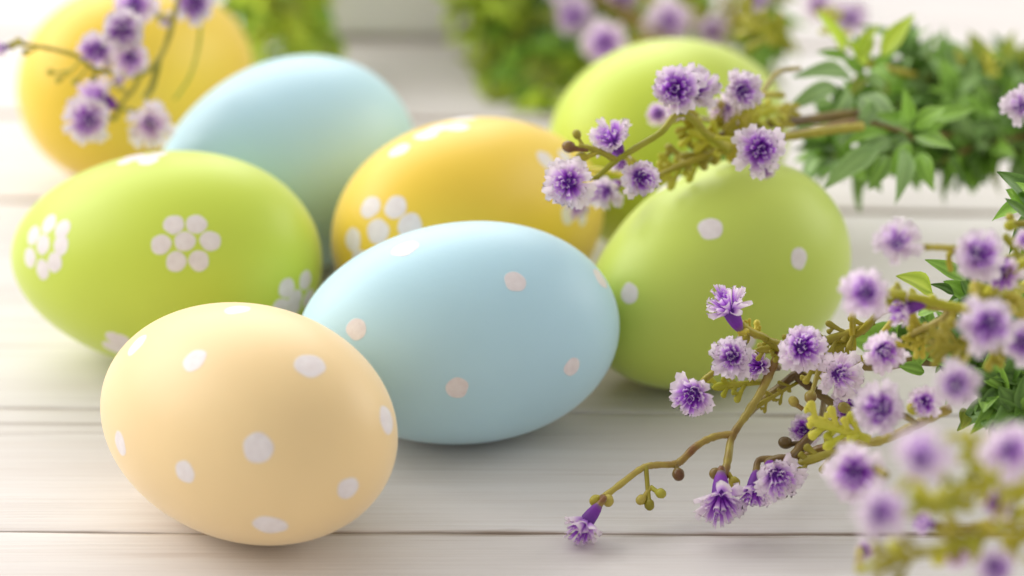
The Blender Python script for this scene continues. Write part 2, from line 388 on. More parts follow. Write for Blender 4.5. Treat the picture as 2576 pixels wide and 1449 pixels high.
def knob_radius(r0, r1, rb, t, tb=0.72):
    if t < tb: return r0+(r1-r0)*t/tb
    u = (t-tb)/(1-tb); return max(1e-5, r1*(1-u)**2+rb*math.sin(math.pi*min(1, (0.12+0.88*u)))**0.6*u**.5 if u < .999 else 1e-5)
petal_rows = [0, .3, .6, .85, 1.0]
WHITE = (0.93, 0.84, 0.90); LILAC = (0.72, 0.42, 0.88); PURP = (0.38, 0.08, 0.62); DEEP = (0.24, 0.025, 0.46)
def mixc(a, b, t): t = max(0, min(1, t)); return tuple(x+(y-x)*t for x, y in zip(a, b))
def grad(t, pale):  # colour along a petal: dyed base, bleached tip
    t = t+pale
    if t < .30: return mixc(DEEP, PURP, t/.30)
    if t < .62: return mixc(PURP, LILAC, (t-.30)/.32)
    return mixc(LILAC, WHITE, (t-.62)/.30)
def flower_mesh(seed, pale=0.0, open_=1.0):
    rnd = random.Random(seed); V, F, T = [], [], []; lop = rnd.uniform(0, 6.28); la = rnd.uniform(.08, .26)
    layers = [(10, .22, 1.0, -.30, -.05, .60, .46), (9, .20, .86, -.25, .20, .46, .32), (8, .16, .64, -.2, .42, .28, .10), (6, .10, .42, -.15, .56, .20, .10), (4, .04, .2, -.1, .56, .15, .0)]
    for li, (n, rb, rt, zb, zt, wd, dp) in enumerate(layers):
        for k in range(n):
            A = 2*math.pi*(k+rnd.uniform(-.25, .25))/n+li*.4
            L = rnd.uniform(.78, 1.08)*(1-la*.5+la*.6*math.cos(A-lop)); rt_ = (rb+(rt-rb)*open_)*L; zt_ = zt+(1-open_)*.55+rnd.uniform(-.16, .16)-la*.8*math.cos(A-lop)
            tw = rnd.uniform(-.5, .5); w_ = wd*rnd.uniform(.8, 1.2); curl = rnd.uniform(-.12, .16)
            tint = rnd.uniform(-.10, .10)
            er = Vector((math.cos(A), math.sin(A), 0)); et = Vector((-math.sin(A), math.cos(A), 0)); ez = Vector((0, 0, 1))
            base = len(V)
            for ri, t in enumerate(petal_rows):
                s = math.sin(t*math.pi/2)
                rr = rb+(rt_-rb)*(t*.55+s*.45); zz = zb+(zt_-zb)*(1-(1-t)**1.7)-curl*t*t
                ww = w_*(.30+.95*t-.35*t*t)
                for ci in range(5):
                    c = (ci-2)/2
                    tt = t
                    ext = 0
                    if ri == 4: ext = [-.13, .02, -.06, .04, -.12][ci]*1.0+rnd.uniform(-.02, .02)
                    dirv = (er*math.cos(tw*t)+et*math.sin(tw*t)*.3)
                    side = et*math.cos(tw*t)+ez*math.sin(tw*t)
                    V.append(er*(rr+ext)+ez*(zz+abs(c)**2*w_*.28+ext*.2)+side*(c*ww*.5))
                    T.append(grad(t+ext+tint+.05*abs(c), pale+dp) if li < 2 else grad((t+ext*.5)**1.8*1.06+tint*.6, pale+dp))
            for ri in range(4):
                for ci in range(4):
                    p = base+ri*5+ci; F.append((p, p+1, p+6, p+5))
    return mesh('flower', V, F, M['petal'], T)
def calyx_mesh():
    V, F = [], []
    Q = [Vector((0, 0, z)) for z in (-1.15, -1.02, -.85, -.6, -.3, -.12)]
    rr = [.12, .17, .23, .28, .31, .24]
    tube(Q, lambda t: rr[min(5, int(round(t*5)))], V, F, 10)
    T = [mixc((.42, .40, .20), PURP, (v.z+1.15)/.2) if v.z < -0.95 else mixc(PURP, (.26, .09, .46), (v.z+1)/.8) for v in V]
    return mesh('calyx', V, F, M['petal'], T)
FM = {'mid': [flower_mesh(s, p_, o_) for s, p_, o_ in ((1, .06, 1), (2, .0, 1), (3, .12, .95), (4, .03, .88), (5, .10, .8), (6, -.03, .95), (7, .05, 1))], 'pale': [flower_mesh(s, 0.25) for s in (11, 12)],
      'dark': [flower_mesh(s, -0.12) for s in (21, 22, 23)], 'side': [flower_mesh(s, -0.02, .92) for s in (31, 32)],
      'sided': [flower_mesh(s, -0.14, .88) for s in (41, 42)], 'tiny': [flower_mesh(s, -0.05, .5) for s in (51, 52)]}
CAL = calyx_mesh()
def leaf_mesh(seed, wf=.42, cup=.16, bend=.12):
    rnd = random.Random(seed); V, F, T = [], [], []; n = 8
    for i in range(n+1):
        t = i/n; wd = wf*.5*(math.sin(math.pi*min(1, t**.85))**.85)*(1-.25*t) if 0 < t < 1 else 0.004
        if t < .12: wd = max(wd*.5, .03)
        z = bend*math.sin(math.pi*t)*.6-bend*t*t
        for ci, c in enumerate((-1, -.5, 0, .5, 1)):
            wv = .02*math.sin(t*9+seed+c*2)
            V.append(Vector((t, c*wd, z+cup*abs(c)**1.5*wd*2.0+wv*abs(c)+(-.012 if ci == 2 else .01*(1-abs(c))))))
            T.append((.55 if ci == 2 else (.42 if abs(c) == 1 else 0.0),)*3)
    for i in range(n):
        for c in range(4):
            p = i*5+c; F.append((p, p+5, p+6, p+1))
    me = bpy.data.meshes.new('leaf')
    return V, F, T
LM = {}
def leaf_me(mk, k):
    if (mk, k) not in LM:
        wf, cup, bend = [(.46, .18, .10), (.40, .25, .18), (.52, .12, .05), (.34, .3, .22)][k % 4]
        V, F, T = leaf_mesh(k, wf, cup, bend); LM[(mk, k)] = mesh('leaf', V, F, M[mk], T)
    return LM[(mk, k)]
def place_leaf(sp, base, tip, mk, width=None, face=None, k=None):
    """leaf from base to tip; width in metres; face = the way its upper side looks"""
    d = tip-base; Ln = d.length; x = d/Ln
    f = face if face is not None else Vector((0, -.3, 1))
    z = (f-x*f.dot(x)).normalized(); y = z.cross(x)
    k = random.randrange(4) if k is None else k
    wf = [.40, .36, .46, .30][k % 4]
    sy = (width/(Ln*wf)) if width else random.uniform(.85, 1.15)
    sy *= 1.2 if width else (1.02 if Ln > .0082 and base.y > 0 else 1.3)
    mx = Matrix((( x.x*Ln, y.x*Ln*sy, z.x*Ln, base.x), (x.y*Ln, y.y*Ln*sy, z.y*Ln, base.y), (x.z*Ln, y.z*Ln*sy, z.z*Ln, base.z), (0, 0, 0, 1)))
    o = link('leaf', leaf_me(mk, k), sp['root']); o.matrix_local = Matrix.Translation(-sp['loc']) @ mx
    return o

# a sprig: root empty + stems as world-space meshes relative to the root
def sprig(name, loc, label, cat, group=None):
    r = empty(name, loc, label=label, cat=cat, group=group); r['sprig'] = 1
    del r['sprig']
    return {'root': r, 'loc': Vector(loc), 'pts': []}
def bake(sp, name, V, F, m):
    V = [v-sp['loc'] for v in V]
    return link(name, mesh(name, V, F, m), sp['root'])
def stem(sp, P, r0, r1, m='olive', rough=0.12, attach=True, depth=None):
    P = [p if isinstance(p, Vector) else at(*p) for p in P]
    Q = smooth_path(P, 6); V, F = [], []
    rnd = random.Random(len(sp['pts'])+int(r0*1e7)); j = [rnd.uniform(-rough, rough) for _ in range(200)]
    tube(Q, lambda t: (r0+(r1-r0)*t)*(1+j[int(t*60)]), V, F, 8)
    if attach: sp['pts'] += [(q, m) for q in Q]
    return bake(sp, 'stem', V, F, M[m])
def bud(sp, p0, p1, rb=.0009, m='olive', r=.00042):
    p0 = p0 if isinstance(p0, Vector) else at(*p0); p1 = p1 if isinstance(p1, Vector) else at(*p1)
    V, F = [], []; d = p1-p0; mid = p0+d*.5+Vector((0, 0, -.06*d.length)); Q = smooth_path([p0, mid, p1], 7)
    rr = []
    for i in range(len(Q)):
        t = i/(len(Q)-1); ln = d.length; s = (1-t)*ln   # distance to the tip
        if s < rb*2: rr.append(max(.00004, math.sqrt(max(0, rb*rb-(s-rb)**2))))
        else: rr.append(r)
    # refine the knob
    Q2 = [q for q, t in zip(Q, range(len(Q))) if (1-t/(len(Q)-1))*d.length > rb*2.2]; R2 = [r]*len(Q2)
    dn = (Q[-1]-Q[-3]).normalized(); c = Q[-1]-dn*rb
    for k in range(9):
        A = math.pi*(1-k/8)*.86; s = rb*math.cos(A); Q2.append(c+dn*s*1.15); R2.append(max(.00003, rb*math.sin(A)) if k else r*1.1)
    R2[-1] = .00003; n = len(Q2)
    tube(Q2, lambda t: R2[min(n-1, int(round(t*(n-1))))], V, F, 9)
    return bake(sp, 'bud', V, F, M[m])
def frond(sp, p0, p1, w, m='olive', n=4, seed=0):
    w *= .62
    """flat lobed plastic leaflet with rounded lobes"""
    p0 = p0 if isinstance(p0, Vector) else at(*p0); p1 = p1 if isinstance(p1, Vector) else at(*p1)
    rnd = random.Random(seed+n); V, F = [], []; d = p1-p0; L = d.length; x = d/L
    f = -FW+Vector((rnd.uniform(-.4, .4), 0, rnd.uniform(0, .5))); z = (f-x*f.dot(x)).normalized(); y = z.cross(x)
    def lobe(a, b, r0, r1, rb):
        dd = b-a; Q = [a+dd*t for t in (0, .3, .6, .78, .88, .95, 1.0)]; rr = [r0, r1, (r1+rb)/2, rb, rb*.93, rb*.66, rb*.1]
        tube(Q, lambda t: rr[int(round(t*6))], V, F, 8, flat=z.cross(dd.normalized()), flatten=1.0) if False else tube(Q, lambda t: rr[int(round(t*6))], V, F, 8, flat=z, flatten=.5)
    lobe(p0, p1, w*.13, w*.12, w*.2)
    for k in range(n+1):
        t = .18+.66*k/n; s = 1 if (k+seed) % 2 else -1
        for s_, m_ in ((s, 1), (-s, .55)):
            if m_ < 1 and rnd.random() < .35: continue
            a = p0+d*t; ln = w*(.95-.35*abs(t-.4))*rnd.uniform(.75, 1.15)*m_
            b_ = a+x*ln*.62+y*s_*ln*.75+z*rnd.uniform(-.3, .3)*w
            lobe(a, b_, w*.12, w*.085, w*rnd.uniform(.13, .17))
            if m_ == 1 and rnd.random() < .6:
                c_ = a+(b_-a)*.55; lobe(c_, c_+x*ln*.4-y*s_*ln*.12+z*rnd.uniform(-.2, .2)*w, w*.09, w*.07, w*.125)
    return bake(sp, 'frond', V, F, M[m])
def flower(sp, px, py, d, rP, face=(0, 0, 1), kind='mid', stem_to=None, sm=None, r=.00045):
    c = at(px, py, d); dd = (c-CAM).dot(FW); rP = max(rP*.55, rP-.05*abs(1/dd-1/.508)*FP*.0122); rad = rP*dd/FP
    if c.z < rad*.75: # keep petals off the table
        dz = rad*.75-c.z; rr = ray(px, py); c = c-rr*(dz/-rr.z)
    f = cvec(face); rnd = random.Random(int(px*3+py*5))
    q = f.to_track_quat('Z', 'Y').to_matrix() @ Matrix.Rotation(rnd.uniform(0, 6.28), 3, 'Z')
    mx = Matrix.Translation(c) @ (q*rad*1.24).to_4x4()
    o = link('flower', rnd.choice(FM[kind]), sp['root']); o.matrix_local = Matrix.Translation(-sp['loc']) @ mx
    k = link('calyx', CAL, o)
    back = c-f*rad*1.22
    if stem_to is not False and (sp['pts'] or stem_to is not None):
        if stem_to is not None: tgt = at(*stem_to)
        else: tgt, m_ = min(sp['pts'], key=lambda t: (t[0]-back).length)
        dist = (tgt-back).length
        m_ = sm or (min(sp['pts'], key=lambda t: (t[0]-back).length)[1] if sp['pts'] else 'olive')
        mid = back-f*min(dist*.4, rad*1.6); mid2 = (mid+tgt)/2+Vector((0, 0, .0004))
        Q = smooth_path([back+f*rad*.1, mid, mid2, tgt], 5); V, F = [], []
        tube(Q, lambda t: r*(1.25-.25*t) if t > .1 else r*1.4, V, F, 7); bake(sp, 'stem', V, F, M[m_])
        sp['pts'] += [(x, m_) for x in Q[4:]]
    return o

# leafy sprig: stem with whorls of leaves
def leafy(sp, P, whorls, L, mats, r0=.0009, per=5, spread=(.5, 1.1), stem_m='brown', t0=.1, tip_mats=None, jitter=.25, seed=0):
    rnd = random.Random(seed); P = [p if isinstance(p, Vector) else at(*p) for p in P]
    stem(sp, P, r0, r0*.55, stem_m, attach=False); Q = smooth_path(P, 12)
    for wi in range(whorls):
        t = t0+(1-t0)*wi/max(1, whorls-1); i = min(len(Q)-2, int(t*(len(Q)-1))); q = Q[i]; ax = (Q[i+1]-Q[i]).normalized()
        a = ax.orthogonal().normalized(); b = ax.cross(a); ph = rnd.uniform(0, 6.28)
        last = wi == whorls-1
        for k in range(per+(2 if last else 0)):
            A = ph+2*math.pi*(k+rnd.uniform(-jitter, jitter))/per; sprd = rnd.uniform(*spread)*(.75 if last else 1)
            rd = a*math.cos(A)+b*math.sin(A); dr = (ax*math.cos(sprd)+rd*math.sin(sprd)).normalized()
            ln = L*rnd.uniform(.55, 1.25); tip = q+dr*ln
            if tip.z < .001: tip.z = .001+rnd.uniform(0, .002)
            mk = rnd.choice(tip_mats if (last and tip_mats) else mats)
            f = (ax*1.0+Vector((0, -.1, .5))+rd*.3).normalized()
            place_leaf(sp, q, tip, mk, None, f)
def rosette(sp, c, axis, n, L, mats, spread=(.9, 1.4), seed=0):
    rnd = random.Random(seed); c = c if isinstance(c, Vector) else at(*c); ax = cvec(axis)
    a = ax.orthogonal().normalized(); b = ax.cross(a)
    for k in range(n):
        A = 2*math.pi*k/n*1.618*3+rnd.uniform(-.2, .2); s = spread[0]+(spread[1]-spread[0])*(k/n)
        rd = a*math.cos(A)+b*math.sin(A); dr = ax*math.cos(s)+rd*math.sin(s); tip = c+dr*L*rnd.uniform(.75, 1.15)*(.6+.4*k/n)
        if tip.z < .001: tip.z = .001
        place_leaf(sp, c+dr*.0006, tip, rnd.choice(mats), None, ax+rd*.2)
def leafP(sp, b, t, d0, d1, w, mk, face=(0, .25, 1), k=None):
    p0 = at(b[0], b[1], d0); p1 = at(t[0], t[1], d1); dd = (p0-CAM).dot(FW)
    return place_leaf(sp, p0, p1, mk, w*dd/FP, cvec(face), k)

#SPRIGS
# ---- A: sprig hanging down over the back yellow egg
A = sprig('flowering_sprig', at(385, 180, 575), 'purple flowering sprig hanging down in front of the plain yellow egg', 'flower sprig', 'sprigs of artificial purple flowers')
stem(A, [(470, -90, 590), (448, 0, 588), (425, 90, 585), (398, 150, 582), (352, 190, 578), (300, 183, 576), (236, 174, 575), (195, 142, 575), (130, 123, 575), (62, 112, 575), (20, 112, 575)], .0006, .0004, 'olive')
stem(A, [(505, -80, 595), (505, 30, 592), (500, 110, 592), (478, 190, 592), (440, 250, 592)], .0005, .0003, 'lime')
stem(A, [(352, 190, 578), (335, 225, 580), (305, 262, 580), (290, 300, 580)], .0005, .0004, 'olive')
stem(A, [(398, 150, 582), (385, 210, 585), (365, 245, 588)], .0008, .0006, 'olive')
for a_, b_ in [(((75, 113, 575)), (38, 99, 575)), ((95, 118, 575), (56, 133, 576)), ((205, 150, 576), (140, 206, 578)), ((185, 175, 577), (117, 181, 578)), ((240, 178, 577), (232, 205, 577)), ((218, 172, 577), (182, 210, 577))]: bud(A, a_, b_, .0007, 'olive', .0003)
for fl in [(335, 12, 582, 55, (0, .1, 1), 'mid'), (308, 72, 572, 55, (.1, -.1, 1), 'mid'), (243, 126, 576, 50, (-.5, -.2, .7), 'mid'), (330, 148, 574, 50, (.2, -.5, .8), 'mid'),
           (243, 238, 580, 52, (-.6, .4, .6), 'pale'), (222, 302, 574, 58, (-.1, -.1, 1), 'mid'), (377, 312, 578, 58, (.1, -.2, 1), 'pale'), (492, 5, 588, 50, (0, -.3, 1), 'dark'),
           (420, 48, 592, 22, (.3, 0, .8), 'pale'), (2, 120, 576, 22, (-1, -.1, .1), 'dark'), (300, 200, 582, 16, (.6, .2, .5), 'pale')]: flower(A, *fl)

# ---- greenery at the back, left: loose light green plant
B = sprig('leafy_plant', at(690, 60, 700), 'blurred light green leafy plant standing behind the plain blue egg', 'plant', 'artificial greenery')
rb = random.Random(5)
for k in range(9):
    x0 = 590+k*27; d = rb.uniform(685, 725)
    leafy(B, [(x0+rb.uniform(-25, 25), -170, d+10), (x0+rb.uniform(-20, 20), -40, d+4), (x0+rb.uniform(-25, 25), 60+rb.uniform(-25, 25), d), (x0+rb.uniform(-35, 35), rb.uniform(110, 170), d)], 7, .0085,
          ['leaf_light', 'leaf_light', 'leaf_mid', 'leaf_light', 'leaf_olive'], .0006, 3, (.5, 1.2), 'olive', .05, ['leaf_light'], seed=k)
# ---- greenery at the back, centre
Cn = sprig('leafy_plant', at(1320, 60, 715), 'blurred dark green leafy plant at the back between blue and green eggs', 'plant', 'artificial greenery')
for k, (P_, mats) in enumerate([
    ([(1330, -150, 722), (1290, -60, 720), (1230, -5, 715), (1165, 12, 712)], ['leaf_light']),
    ([(1340, -150, 722), (1310, 0, 718), (1270, 110, 712), (1225, 190, 708)], ['leaf_olive', 'leaf_light', 'leaf_mid']),
    ([(1360, -150, 722), (1345, 0, 716), (1330, 120, 710), (1300, 230, 702)], ['leaf_dark', 'leaf_mid', 'leaf_olive', 'leaf_light']),
    ([(1400, -150, 722), (1400, 0, 715), (1390, 130, 706), (1370, 260, 696)], ['leaf_dark', 'leaf_mid', 'leaf_olive']),
    ([(1450, -120, 722), (1450, 0, 717), (1440, 110, 712), (1420, 200, 700)], ['leaf_dark', 'leaf_mid', 'leaf_olive', 'leaf_light']),
    ([(1500, -120, 722), (1500, 0, 720), (1490, 100, 714), (1460, 170, 706)], ['leaf_dark', 'leaf_olive']),
    ([(1380, -120, 724), (1300, 20, 722), (1260, 60, 720), (1210, 80, 715)], ['leaf_mid', 'leaf_olive']),
    ([(1560, -120, 724), (1570, 0, 722), (1560, 90, 718)], ['leaf_olive', 'leaf_mid'])]):
    leafy(Cn, P_, 7, .0095, mats, .0006, 4, (.5, 1.3), 'brown', .1, ['leaf_light', 'leaf_olive'], seed=30+k)
# ---- D2: blurred flowering sprig at the back
D2 = sprig('flowering_sprig', at(1620, 40, 685), 'blurred purple flowering sprig behind the farthest green egg', 'flower sprig', 'sprigs of artificial purple flowers')
stem(D2, [(1450, -60, 690), (1540, 10, 688), (1620, 60, 686), (1690, 110, 684), (1760, 140, 684)], .0016, .0011, 'brown')
stem(D2, [(1620, -60, 690), (1640, 10, 688), (1700, 60, 686), (1800, 80, 684), (1850, 70, 682)], .001, .0008, 'olive')
for fl in [(1448, 40, 684, 54, (-.2, 0, 1), 'mid'), (1518, 106, 676, 56, (0, -.2, 1), 'mid'), (1682, 50, 684, 62, (0, -.1, 1), 'pale'), (1793, 76, 684, 44, (.2, -.1, 1), 'mid'),
           (1560, -10, 688, 45, (0, 0, 1), 'mid'), (1420, -15, 690, 45, (0, 0, 1), 'pale')]: flower(D2, *fl)
for k, (a_, b_, m_) in enumerate([((1600, 0, 690), (1560, 90, 690), 'olive'), ((1700, 0, 690), (1760, 60, 690), 'lime'), ((1850, 0, 690), (1900, 90, 690), 'olive'), ((1880, 60, 690), (1930, 130, 690), 'olive'), ((1650, 60, 690), (1610, 130, 690), 'olive'), ((1810, -20, 690), (1840, 60, 690), 'olive')]): frond(D2, a_, b_, .008, m_, 3, k)

stem(D2, [(2040, -60, 660), (2065, 20, 655), (2100, 70, 652), (2130, 120, 650)], .0010, .0008, 'brown')
for fl in [(2140, 45, 650, 48, (.3, 0, 1), 'pale'), (2055, 8, 655, 40, (0, 0, 1), 'pale'), (1905, -5, 670, 40, (0, 0, 1), 'mid')]: flower(D2, *fl)
for k, P_ in enumerate([[(1850, -80, 700), (1870, 20, 698), (1890, 100, 694), (1900, 150, 690)], [(1920, -80, 690), (1930, 20, 686), (1950, 90, 682)], [(1720, -60, 705), (1740, 20, 703), (1770, 60, 700)], [(1620, -60, 705), (1600, 20, 703), (1580, 70, 700)]]):
    leafy(D2, P_, 5, .009, ['leaf_mid', 'leaf_olive', 'leaf_olive'], .0006, 4, (.5, 1.2), 'olive', .1, seed=200+k)
# ---- G: leafy sprigs on the right, top
G = sprig('leafy_sprig', at(2290, 340, 570), 'green leafy sprig with star-shaped leaf rosettes at upper right', 'leaf sprig', 'artificial greenery')
stem(G, [(2700, 330, 640), (2500, 345, 612), (2380, 345, 590), (2290, 340, 571)], .0012, .0009, 'brown')
stem(G, [(2700, 240, 660), (2500, 240, 640), (2300, 190, 602), (2185, 160, 584)], .0010, .0007, 'olive')
stem(G, [(2290, 340, 572), (2190, 305, 566), (2080, 320, 560), (1960, 345, 552)], .0008, .0006, 'tan')
for b_, t_, d0, d1, w_, mk, fc in [
    ((2126, 125), (2062, 30), 582, 576, 34, 'leaf_light', (.4, .3, 1)), ((2160, 135), (2208, 58), 582, 580, 26, 'leaf_light', (-.5, .2, 1)), ((2216, 140), (2299, 33), 580, 576, 42, 'leaf_light', (-.3, .3, 1)),
    ((2135, 145), (2056, 130), 582, 580, 26, 'leaf_mid', (0, .5, 1)), ((2140, 188), (2003, 184), 578, 570, 42, 'leaf_grey', (0, .5, 1)), ((2100, 222), (1984, 268), 574, 566, 40, 'leaf_grey', (.2, .4, 1)),
    ((2133, 225), (2096, 305), 572, 565, 32, 'leaf_grey', (.5, .1, 1)), ((2190, 172), (2250, 205), 578, 572, 32, 'leaf_mid', (-.2, .5, 1)), ((2278, 318), (2279, 226), 562, 556, 36, 'leaf_mid', (.2, .1, 1)),
    ((2300, 320), (2380, 268), 560, 555, 44, 'leaf_mid', (-.2, .5, 1)), ((2350, 300), (2455, 272), 565, 562, 36, 'leaf_mid', (-.2, .5, 1)), ((2302, 343), (2400, 372), 560, 553, 40, 'leaf_mid', (0, .6, 1)),
    ((2165, 240), (2256, 318), 570, 562, 60, 'leaf_grey', (-.2, .4, 1)), ((2210, 370), (2073, 468), 562, 556, 48, 'leaf_grey', (.1, .4, 1)), ((2232, 392), (2190, 474), 560, 554, 38, 'leaf_mid', (.3, .3, 1)),
    ((2272, 375), (2264, 500), 560, 553, 40, 'leaf_grey', (.3, .2, 1)), ((2315, 385), (2345, 474), 560, 556, 40, 'leaf_mid', (-.3, .2, 1)), ((2392, 390), (2440, 480), 575, 572, 14, 'leaf_dark', (-.3, .2, 1)),
    ((2222, 337), (2125, 355), 562, 558, 28, 'leaf_mid', (0, .6, 1)), ((2105, 385), (2005, 365), 580, 575, 28, 'leaf_dark', (0, .6, 1)), ((2240, 350), (2140, 400), 565, 560, 40, 'leaf_grey', (.2, .5, 1)),
    ((2290, 360), (2230, 440), 563, 560, 32, 'leaf_mid', (.3, .4, 1)), ((2200, 260), (2150, 330), 568, 562, 34, 'leaf_grey', (.4, .3, 1)), ((2290, 330), (2210, 280), 563, 560, 34, 'leaf_mid', (.1, .5, 1)),
    ((2160, 150), (2200, 90), 580, 580, 30, 'leaf_light', (0, .2, 1)), ((2180, 165), (2130, 95), 583, 580, 26, 'leaf_light', (.2, .2, 1))]:
    leafP(G, b_, t_, d0, d1, w_, mk, fc)
rosette(G, (2290, 345, 571), (0, .1, 1), 10, .0085, ['leaf_mid', 'leaf_grey', 'leaf_dark'], seed=3)
rosette(G, (2180, 180, 586), (0, .2, 1), 8, .008, ['leaf_grey', 'leaf_mid', 'leaf_olive'], seed=4)
for k, (a_, b_, w_) in enumerate([((2120, 130, 600), (2080, 20, 604), .007), ((2330, 190, 606), (2300, 130, 606), .006), ((2480, 200, 612), (2500, 140, 614), .006), ((2420, 190, 612), (2400, 135, 612), .005)]): frond(G, a_, b_, w_, 'lime', 3, 120+k)
G2 = sprig('leafy_sprig', at(2450, 260, 610), 'dense dark green leafy sprig lying behind the leaf rosettes at right edge', 'leaf sprig', 'artificial greenery')
for k, (P_, mats, nw) in enumerate([
    ([(2720, 230, 640), (2560, 230, 625), (2430, 215, 615), (2310, 190, 605)], ['leaf_dark', 'leaf_mid', 'leaf_grey'], 12),
    ([(2720, 300, 630), (2560, 300, 610), (2450, 300, 602), (2350, 300, 596)], ['leaf_dark', 'leaf_dark', 'leaf_mid'], 11),
    ([(2720, 370, 625), (2600, 375, 605), (2500, 385, 600), (2420, 400, 598)], ['leaf_dark', 'leaf_olive', 'leaf_mid'], 9),
    ([(2720, 330, 625), (2600, 340, 600), (2480, 360, 595), (2400, 390, 590), (2360, 410, 590)], ['leaf_dark', 'leaf_mid'], 9),
    ([(2400, 250, 612), (2280, 260, 604), (2200, 280, 600), (2120, 300, 596)], ['leaf_dark', 'leaf_grey', 'leaf_mid'], 8),
    ([(2400, 330, 605), (2300, 380, 596), (2200, 400, 590), (2090, 390, 585)], ['leaf_dark', 'leaf_mid'], 8),
    ([(2720, 180, 650), (2600, 180, 640), (2500, 175, 630), (2400, 165, 625)], ['leaf_olive', 'leaf_mid', 'leaf_dark'], 9),
    ([(2350, 220, 610), (2300, 180, 606), (2290, 150, 604)], ['leaf_mid', 'leaf_grey'], 4)]):
    leafy(G2, P_, int(nw*.95), .0098, mats+['leaf_dark', 'leaf_grey', 'leaf_mid'], .0008, 5, (.6, 1.35), 'brown', 0, None, seed=60+k)

# ---- D: sprig lying over the green eggs
D = sprig('flowering_sprig', at(1850, 340, 545), 'purple flowering sprig resting over the two green eggs on the right', 'flower sprig', 'sprigs of artificial purple flowers')
stem(D, [(2170, 318, 556), (2080, 330, 552), (2000, 342, 549), (1920, 352, 546), (1830, 375, 544), (1740, 405, 542), (1660, 440, 540)], .0009, .0005, 'olive')
stem(D, [(2160, 286, 568), (2060, 298, 564), (1960, 310, 558), (1880, 318, 552), (1800, 345, 546)], .0011, .0007, 'brown')
stem(D, [(1830, 375, 544), (1780, 340, 538), (1745, 300, 534), (1712, 285, 532), (1690, 300, 530), (1660, 335, 528), (1600, 372, 526), (1545, 408, 525), (1500, 448, 525)], .0008, .0005, 'lime')
stem(D, [(1552, 403, 525), (1500, 378, 525), (1455, 366, 525)], .0006, .0005, 'olive')
stem(D, [(1970, 240, 560), (1930, 238, 552), (1880, 250, 548), (1850, 290, 545), (1820, 330, 545)], .0006, .0006, 'olive')
stem(D, [(2010, 172, 565), (1960, 180, 560), (1930, 215, 556), (1900, 260, 552), (1870, 300, 548)], .0005, .0005, 'tan')
bud(D, (1480, 376, 525), (1416, 364, 525), .0011, 'tan', .0005); bud(D, (1470, 370, 525), (1446, 328, 526), .0008, 'olive', .0003); bud(D, (1505, 382, 525), (1448, 398, 526), .0010, 'olive', .0005)
for k, (a_, b_, m_, w_) in enumerate([((1900, 350, 548), (1800, 290, 545), 'olive', .008), ((1850, 370, 546), (1730, 330, 542), 'lime', .008), ((1830, 380, 546), (1700, 400, 543), 'olive', .0085), ((1780, 400, 546), (1650, 430, 543), 'lime', .008),
        ((1900, 330, 548), (1870, 260, 548), 'lime', .006), ((1920, 350, 550), (1800, 375, 550), 'olive', .009), ((1960, 330, 556), (1990, 260, 560), 'olive', .006), ((1760, 350, 546), (1720, 290, 542), 'olive', .007), ((1880, 300, 552), (1960, 270, 556), 'lime', .007),
        ((1850, 390, 556), (1700, 440, 556), 'leaf_mid', .010), ((1990, 60+60, 600), (1868, 42, 605), 'lime', .011)]): frond(D, a_, b_, w_, m_, 4, k)
for fl in [(1700, 226, 528, 62, (-.15, 0, 1), 'dark'), (1752, 222, 532, 62, (.3, .35, .8), 'pale'), (1868, 228, 538, 55, (.15, -.2, .95), 'mid'), (1535, 345, 527, 52, (-.35, .45, .6), 'mid'),
           (1428, 460, 522, 60, (-.2, -.1, 1), 'mid'), (1612, 447, 526, 54, (.2, -.25, .9), 'mid'), (1520, 482, 545, 46, (-.5, -.3, .5), 'pale'), (1560, 408, 540, 30, (.5, -.6, .3), 'sided'),
           (1914, 374, 528, 60, (0, -.1, 1), 'dark'), (1930, 425, 540, 28, (.2, -.8, .5), 'pale'), (1656, 285, 562, 32, (-.4, 0, .8), 'mid'), (1822, 272, 545, 40, (-.1, -.4, .8), 'pale'), (1455, 512, 553, 38, (-.2, -.8, .4), 'pale'),
           (1862, 330, 556, 28, (0, 0, 1), 'dark'), (1700, 280, 535, 30, (-.3, -.5, .6), 'pale')]: flower(D, *fl, r=.0004)

